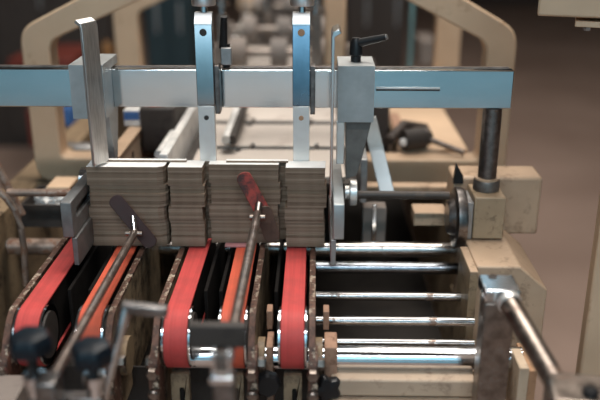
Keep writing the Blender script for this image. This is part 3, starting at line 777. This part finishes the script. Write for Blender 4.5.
# cream table right behind
ty0 = .36; tz = .030
tA = pt(398, 158, Y=ty0).x; tB = pt(472, 156, Z=tz).x
tb = thing('side_table', 'cream machine side table behind the portal bar at right', 'table', ((tA+tB)/2, .6, tz-.06))
obj('table_top', box(BM(), (tA, ty0, tz-.012), (tB, .94, tz)), M['cream_clean'], tb, .002)
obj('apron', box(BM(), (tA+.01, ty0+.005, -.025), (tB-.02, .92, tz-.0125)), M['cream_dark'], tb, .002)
# clutter on the table
mo = thing('drive_unit', 'black drive motor with shaft on the cream side table', 'motor', pt(415, 148, Z=tz))
p = pt(418, 150, Z=tz+.002)
bm = BM(); lathe(bm, (p.x-.03, p.y, tz+.022), (1, .35, 0), [(0, .012), (0, .021), (.045, .021), (.048, .016), (.060, .012)], 24); obj('housing', bm, M['dark_iron'], mo)
bm = BM(); tube(bm, [(p.x+.02, p.y+.01, tz+.022), (p.x+.05, p.y-.005, tz+.014), (p.x+.085, p.y-.03, tz+.006)], .0055, 10); obj('shaft', bm, M['brown_steel'], mo)
bm = BM(); tube(bm, [(p.x-.055, p.y+.03, tz+.012), (p.x-.02, p.y+.09, tz+.03), (p.x+.03, p.y+.13, tz+.012)], .010, 10); obj('cable', bm, M['dark_brown'], mo)
bm = BM(); box(bm, (p.x-.02, p.y+.05, tz+.0005), (p.x+.035, p.y+.10, tz+.022)); obj('foot', bm, M['brown_steel'], mo, .002)
bm = BM(); lathe(bm, (p.x-.030, p.y-.008, tz+.020), (-.3, -1, .3), [(0, .008), (.004, .008), (.006, .005)], 16); obj('cap', bm, M['white'], mo)
# rusty strip and diagonal flat bar
a, b = pt(387, 104, Y=.62), pt(396, 158, Y=.37)
a.z = b.z = tz+.0045; a.x = b.x = tA+.013
bm = BM(); obox(bm, (a+b)/2, [(b-a).normalized(), Vector((1, 0, 0)), (b-a).normalized().cross(Vector((1, 0, 0)))], [(b-a).length/2, .011, .004]); o = obj('rust_strip', bm, M['rust_block'], None, .001); tag(o, 'rusty brown strip along the left edge of the cream side table', 'strip')
a, b = pt(369, 118, Y=.14), pt(388, 196, Y=.075)
bm = BM(); ax = (b-a).normalized(); sx = Vector((1, 0, .25)); sx = (sx-ax*sx.dot(ax)).normalized(); obox(bm, (a+b)/2, [ax, sx, ax.cross(sx)], [(b-a).length/2, .012, .003]); o = obj('flat_bar', bm, M['alu'], None, .001); tag(o, 'grey-blue flat bar slanting down right of the bar mount', 'bar')
# dark box put in to stand for an open gap
o = obj('dark_opening', box(BM(), (.092, .42, -.02), (px(394, 150, .42)-.012, .94, pz(104, .42))), M['dark_brown'], None, .003); tag(o, 'dark box standing for the opening between the stream of blanks and the rusty strip', 'opening')
# cross members seen low right
o = obj('cross_member', box(BM(), (px(362, 220, .12), .10, pz(241, .12)), (px(385, 220, .12), .13, pz(203, .12))), M['taupe'], None, .002); tag(o, 'brown-grey upright bracket behind the spindle', 'bracket')
bm = BM(); box(bm, (px(372, 220, .098), .090, pz(241, .1)), (px(376, 220, .098), .099, pz(203, .1))); o = obj('bright_edge_bar', bm, M['steel_bright'], None, .001); tag(o, 'narrow bright steel bar on the brown-grey bracket face', 'bar')
o = obj('cream_pad', box(BM(), (px(414, 212, .06), .055, pz(224, .06)), (px(447, 212, .06), .10, pz(211, .06))), M['cream'], None, .002); tag(o, 'small cream block below the spindle near the flange', 'block')
o = obj('rear_cross_beam', box(BM(), (px(345, 185, .2), .19, pz(190, .2)), (px(458, 185, .2), .215, pz(184, .2))), M['cream'], None, .002); tag(o, 'thin cream cross bar just below the portal bottom bar', 'bar')

# ------------------------------------------------------------------ stream of blanks on rear conveyor
rc = thing('rear_conveyor', 'long grey conveyor carrying white blanks away behind the cross bar', 'conveyor', (-.08, 1.4, -.28))
obj('deck', box(BM(), (-.235, .06, .050), (.070, 2.9, .060)), M['dark_iron'], rc)
obj('carrier_rail', box(BM(), (-.252, .05, .03), (-.238, 2.9, .112)), M['white'], rc, .002)
obj('carrier_rail', box(BM(), (.073, .05, .03), (.085, 2.9, .105)), M['cast_grey'], rc, .002)
for y in (.5, 1.2, 2.7): obj('support', box(BM(), (-.22, y, -.279 if y < 2 else FZ), (.05, y+.03, .049)), M['dark_iron'], rc, .002)
sb = None
for i in range(7):
    y = .075+.185*i; w = .262
    xL = -.215
    if sb is None:
        poly = [(xL, y), (xL+.085, y), (xL+.087, y+.02), (xL+.094, y+.02), (xL+.096, y), (xL+.205, y), (xL+.207, y+.018), (xL+.214, y+.018), (xL+.216, y), (xL+.265, y), (xL+.265, y+.155), (xL+.2, y+.155), (xL+.198, y+.14), (xL+.19, y+.14), (xL+.188, y+.155), (xL+.08, y+.155), (xL+.078, y+.14), (xL+.07, y+.14), (xL+.068, y+.155), (xL, y+.155)]
        o = sb = obj('conveyed_blank', prism(BM(), poly, 'z', .0605, .0665), M['card_back'], None, smooth=False); b0 = sb.location.copy()
    else:
        o = sb.copy(); col.objects.link(o)
        o.location = b0+Vector((random.uniform(-.008, .008), .185*i+random.uniform(-.01, .01), 0))
    ordn = ['nearest', 'second', 'third', 'fourth', 'fifth', 'sixth', 'farthest'][i]
    tag(o, ordn+' white blank lying on the rear conveyor, counted from the cross bar', 'cardboard blank', 'white blanks on the rear conveyor')

# left perforated rail with label box
ra, rb = pt(112, 160, Y=.10), pt(148, 112, Y=.40)
rx = ra.x+.010
bm = BM(); box(bm, (rx-.008, .06, .0245), (rx+.008, .75, ra.z+.012)); o = thing('perforated_rail', 'long grey rail with round holes left of the stack', 'rail', (rx, .3, -.02))
obj('rail', bm, M['cream_front'], o, .001)
obj('rail_top', box(BM(), (rx-.012, .06, ra.z+.0125), (rx+.012, .75, ra.z+.018)), M['cream'], o, .001)
for k in range(8): obj('hole', lathe(BM(), (rx+.0082, .10+k*.075, ra.z-.014), (1, 0, 0), [(0, .0075), (.0008, .0075)], 16), M['black'], o)
lb = thing('label_box', 'small white box with blue label on the perforated rail', 'box', pt(133, 126, Y=.26))
a, b = px(125, 118, .26), px(141, 118, .26); z_ = ra.z+.0185
obj('box', box(BM(), (a, .25, z_), (b, .30, z_+.030)), M['white'], lb, .001)
obj('label', box(BM(), (a+.001, .2485, z_+.012), (b-.001, .2496, z_+.027)), M['blue_label'], lb)
# pale slanting tubes
for (u0, v0, y0, u1, v1, y1, mt, nm, lab) in ((159, 155, .12, 190, 108, .42, 'white', 'guide_rod', 'pale rod running back on the left of the rear conveyor'),
                                               (226, 140, .20, 240, 100, .50, 'white', 'guide_rod', 'pale rod running back between the two gate posts'),
                                               (232, 140, .20, 247, 100, .50, 'dark_iron', 'drive_chain', 'dark chain running back beside the pale rod between gate posts')):
    bm = BM(); a = pt(u0, v0, Y=y0); b = pt(u1, v1, Y=y1); a.z = max(a.z, .075); b.z = max(b.z, .08); tube(bm, [a, (a+b)/2, b], .008, 12); o = obj(nm, bm, M[mt]); tag(o, lab, 'rod' if nm != 'drive_chain' else 'chain')

# ------------------------------------------------------------------ left side frame
lf = thing('side_pedestal', 'dark beige machine side at the left edge with bent tube', 'machine side', (X_L, -.05, FZ))
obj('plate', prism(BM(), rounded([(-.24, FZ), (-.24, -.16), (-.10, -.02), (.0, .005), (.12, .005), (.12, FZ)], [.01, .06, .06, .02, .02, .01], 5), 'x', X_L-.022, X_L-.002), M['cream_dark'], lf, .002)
bm = BM(); tube(bm, [pt(-8, 185, Y=.0), pt(6, 198, Y=.0), pt(15, 210, Y=.0), pt(21, 228, Y=.0), pt(24, 248, Y=.0), pt(26, 285, Y=.0)], .0055, 12); obj('bent_tube', bm, M['rust_rod'], lf)
bm = BM(); a, b = pt(-6, 160, Y=.06), pt(22, 215, Y=.06); tube(bm, [a, (a+b)/2, b], .007, 10); obj('strut', bm, M['rust_rod'], lf)
bx_l = thing('grease_box', 'dark open tray with white rag left of the slotted guide plate', 'tray', pt(42, 228, Y=.10))
a, b = px(20, 210, .10), px(66, 210, .10); zA, zB_ = pz(229, .10), pz(207, .10)
bm = BM(); box(bm, (a, .10, zA), (b, .104, zB_)); box(bm, (a, .20, zA), (b, .204, zB_)); box(bm, (a, .104, zA), (a+.004, .2, zB_)); box(bm, (b-.004, .104, zA), (b, .2, zB_)); box(bm, (a+.004, .104, zA), (b-.004, .2, zA+.004))
obj('tray', bm, M['dark_iron'], bx_l)
bm = BM(); bmesh.ops.create_icosphere(bm, subdivisions=3, radius=.022)
for v in bm.verts:
    n_ = v.co.normalized(); k = 1+.28*math.sin(7*n_.x+2)*math.cos(6*n_.y)+.15*math.sin(11*n_.z); v.co = Vector((n_.x*1.2, n_.y, n_.z*.75))*.02*k+Vector(((a+b)/2-.002, .15, zA+.034))
o = obj('rag', bm, M['white']); tag(o, 'crumpled white rag lying in the dark tray', 'rag')
o = obj('pale_sheet', box(BM(), (px(47, 180, .16), .15, pz(190, .16)), (px(70, 180, .16), .21, pz(187, .16))), M['cream_clean'], None, .001); tag(o, 'pale flat plate behind the tray at left', 'plate')

# ------------------------------------------------------------------ background machinery
def bgbox(u0, u1, v0, v1, Y, dy, mat, name, label, cat, bev=.006):
    x0, x1 = px(u0, (v0+v1)/2, Y), px(u1, (v0+v1)/2, Y)
    o = obj(name, box(BM(), (x0, Y, pz(v1, Y)), (x1, Y+dy, pz(v0, Y))), M[mat], None, bev); return tag(o, label, cat)
def cabinet(u0, u1, vt, Y, dy, mat, name, label, doors=2, legs=True):
    x0, x1 = px(u0, 40, Y), px(u1, 40, Y); z1 = pz(vt, Y)
    t = thing(name, label, 'cabinet', ((x0+x1)/2, Y+dy/2, FZ))
    obj('carcass', box(BM(), (x0, Y, FZ), (x1, Y+dy, z1)), M[mat], t, .006)
    w = (x1-x0)/doors
    for k in range(doors):
        d = obj('door', box(BM(), (x0+k*w+.012, Y-.014, FZ+.06), (x0+(k+1)*w-.012, Y-.001, z1-.03)), M[mat], t, .004)
        obj('handle', box(BM(), (x0+(k+1)*w-.06, Y-.03, z1-.35), (x0+(k+1)*w-.045, Y-.0145, z1-.2)), M['cast_grey'], d, .002)
    return t
cabinet(-60, 112, -60, 3.2, .5, 'dark_brown', 'dark_cabinet', 'dark brown cabinet in the blurred left background', 3)
cabinet(146, 192, -40, 2.9, .4, 'teal', 'teal_cabinet', 'dark teal cabinet in the blurred background left of the gate posts', 2)
cabinet(345, 405, -40, 3.4, .5, 'dark_brown', 'brown_cabinet', 'dark brown cabinet behind the black clamping lever', 2)
bgbox(8, 72, 60, 76, 2.3, .4, 'red_plain', 'red_crate', 'red crate low in the blurred background at left', 'crate')
bgbox(28, 36, 112, 150, 1.6, .2, 'red_plain', 'red_canister', 'dull red canister beside the left portal leg', 'canister')
bgbox(62, 72, 108, 128, 1.2, .1, 'blue_label', 'blue_box', 'small blue box seen inside the left portal leg', 'box')
bm = BM(); p = pt(107, 50, Y=2.6); lathe(bm, (p.x, p.y, p.z-.05), (0, 0, 1), [(0, .025), (.06, .028), (.08, .02), (.09, .012)], 20); o = obj('orange_bottle', bm, M['orange']); tag(o, 'small orange bottle blurred in front of the dark cabinet', 'bottle')
bgbox(60, 92, 148, 153, .55, .04, 'cast_grey', 'grey_bar', 'short grey bar across the left portal opening', 'bar')
bgbox(325, 346, -20, 66, .62, .06, 'cream_clean', 'beige_pillar', 'beige pillar right behind the right side guide strip', 'pillar')
bgbox(437, 441, -20, 66, 1.2, .03, 'taupe', 'thin_pillar', 'thin taupe upright beside the far portal leg', 'pillar')
bm = BM(); p = pt(411.5, 30, Y=1.3); cyl(bm, (p.x, 1.3, pz(90, 1.3)), (p.x, 1.3, pz(-25, 1.3)), .007, 14); o = obj('teal_rod', bm, M['teal_light']); tag(o, 'thin teal upright rod in front of the brown cabinet', 'rod')
bm = BM(); p = pt(246, 50, Y=1.5); cyl(bm, (p.x, 1.5, .068), (p.x, 1.5, pz(24, 1.5)), .016, 18); o = obj('green_post', bm, M['green']); tag(o, 'green round post on the rear conveyor between the gate posts', 'post')
bgbox(237, 263, -8, 12, 1.8, .1, 'cream_clean', 'beige_box', 'beige rounded box at top centre between the gate posts', 'box', .012)
# rear carriers: uprights with chrome nuts, like the near gate posts
def carrier(u, Y, label):
    p = pt(u, 20, Y=Y); t = thing('rear_carrier', label, 'carrier', (p.x, Y, .068), 'rear carriers')
    obj('upright', box(BM(), (p.x-.012, Y-.01, .068), (p.x+.012, Y+.01, pz(14, Y))), M['steel_worn'], t, .002)
    bm = BM(); cyl(bm, (p.x, Y, pz(14, Y)), (p.x, Y, pz(5, Y)), .007, 14); obj('stem', bm, M['chrome'], t)
    bm = BM(); lathe(bm, (p.x, Y, pz(7, Y)), (0, 0, 1), [(0, .012), (.002, .019), (.022, .019), (.024, .012)], 24); obj('nut', bm, M['chrome_clean'], t)
carrier(222, .62, 'rear steel carrier with chrome nut just right of the left gate post')
carrier(316, .62, 'rear steel carrier with chrome nut just right of the right gate post')
carrier(268, 1.45, 'farther steel carrier standing midway between the two gate posts')
# rollers and side arms over the rear conveyor
for i, (y, z) in enumerate(((.80, .145), (1.15, .15), (1.6, .16), (2.1, .17))):
    t = thing('press_roller', ['first', 'second', 'third', 'farthest'][i]+' dark roller across the rear conveyor, counted from the cross bar', 'roller', (-.08, y, .068), 'rollers over the rear conveyor')
    obj('axle', cyl(BM(), (-.246, y, z), (.080, y, z), .008, 14), M['steel_worn'], t)
    for k, xx in enumerate((-.19, -.09, .02)):
        bm = BM(); lathe(bm, (xx-.02, y, z), (1, 0, 0), [(0, .010), (0, .036), (.04, .036), (.04, .010)], 24); obj('wheel', bm, M['taupe'] if k != 1 else M['conveyor_grey'], t)
    for xx in (-.245, .079): obj('bracket', box(BM(), (xx-.006, y-.02, .1125), (xx+.006, y+.02, z+.02)), M['taupe'], t, .002)
bm = BM(); p = pt(239, 32, Y=1.2); bmesh.ops.create_uvsphere(bm, u_segments=20, v_segments=12, radius=.016)
for v in bm.verts: v.co += p
t = thing('ball_lever', 'white ball knob on a thin stalk between the gate posts', 'lever', (p.x, 1.2, .068))
obj('ball', bm, M['white'], t); obj('stalk', cyl(BM(), (p.x, 1.2, .068), (p.x, 1.2, p.z-.014), .005, 10), M['steel_dark'], t)
# dark box put in for the shadow left of stream
bgbox(140, 176, 108, 154, .24, .2, 'dark_iron', 'shadow_box', 'black motor box left of the pale guide rod', 'motor')
bgbox(420, 436, 40, 66, 2.2, .2, 'taupe', 'tall_bin', 'taupe bin in the background inside the right portal leg', 'bin')

# ------------------------------------------------------------------ light
def area(name, loc, target, size, energy, color, sy=None):
    l = bpy.data.lights.new(name, 'AREA'); l.energy = energy; l.color = color; l.size = size
    if sy: l.shape = 'RECTANGLE'; l.size_y = sy
    o = bpy.data.objects.new(name, l); col.objects.link(o); o.location = loc
    o.rotation_euler = (Vector(target)-Vector(loc)).to_track_quat('-Z', 'Y').to_euler(); return o
area('ceiling_lamp', (.2, .35, 2.6), (0, .0, 0), 1.5, 84, (1, .94, .86), 1.0)
area('rear_lamp', (.4, 3.2, 3.4), (.3, 3.0, 0), 2.4, 70, (1, .92, .84), 2.0)
area('front_soft_light', (-1.2, -3.2, 2.3), (0, -.2, 0), 2.2, 7, (.92, .95, 1.0), 1.4)  # weak soft area light from high at front left
area('reflector_wash', (-.2, -2.9, 2.8), (-.2, -4, -.2), 2.4, 135, (.97, .98, 1.0), .5)  # added lamp brightening the blue wall and white board for their reflections

w = bpy.data.worlds.new('world'); scene.world = w; w.use_nodes = True
bg = w.node_tree.nodes['Background']; bg.inputs['Color'].default_value = (.66, .62, .58, 1); bg.inputs['Strength'].default_value = .07

scene.view_settings.view_transform = 'Standard'
scene.view_settings.look = 'None'
scene.view_settings.exposure = 0
scene.cycles.use_denoising = True
scene.cycles.max_bounces = 6
for o in bpy.data.objects:
    if '_w' in o: del o['_w']
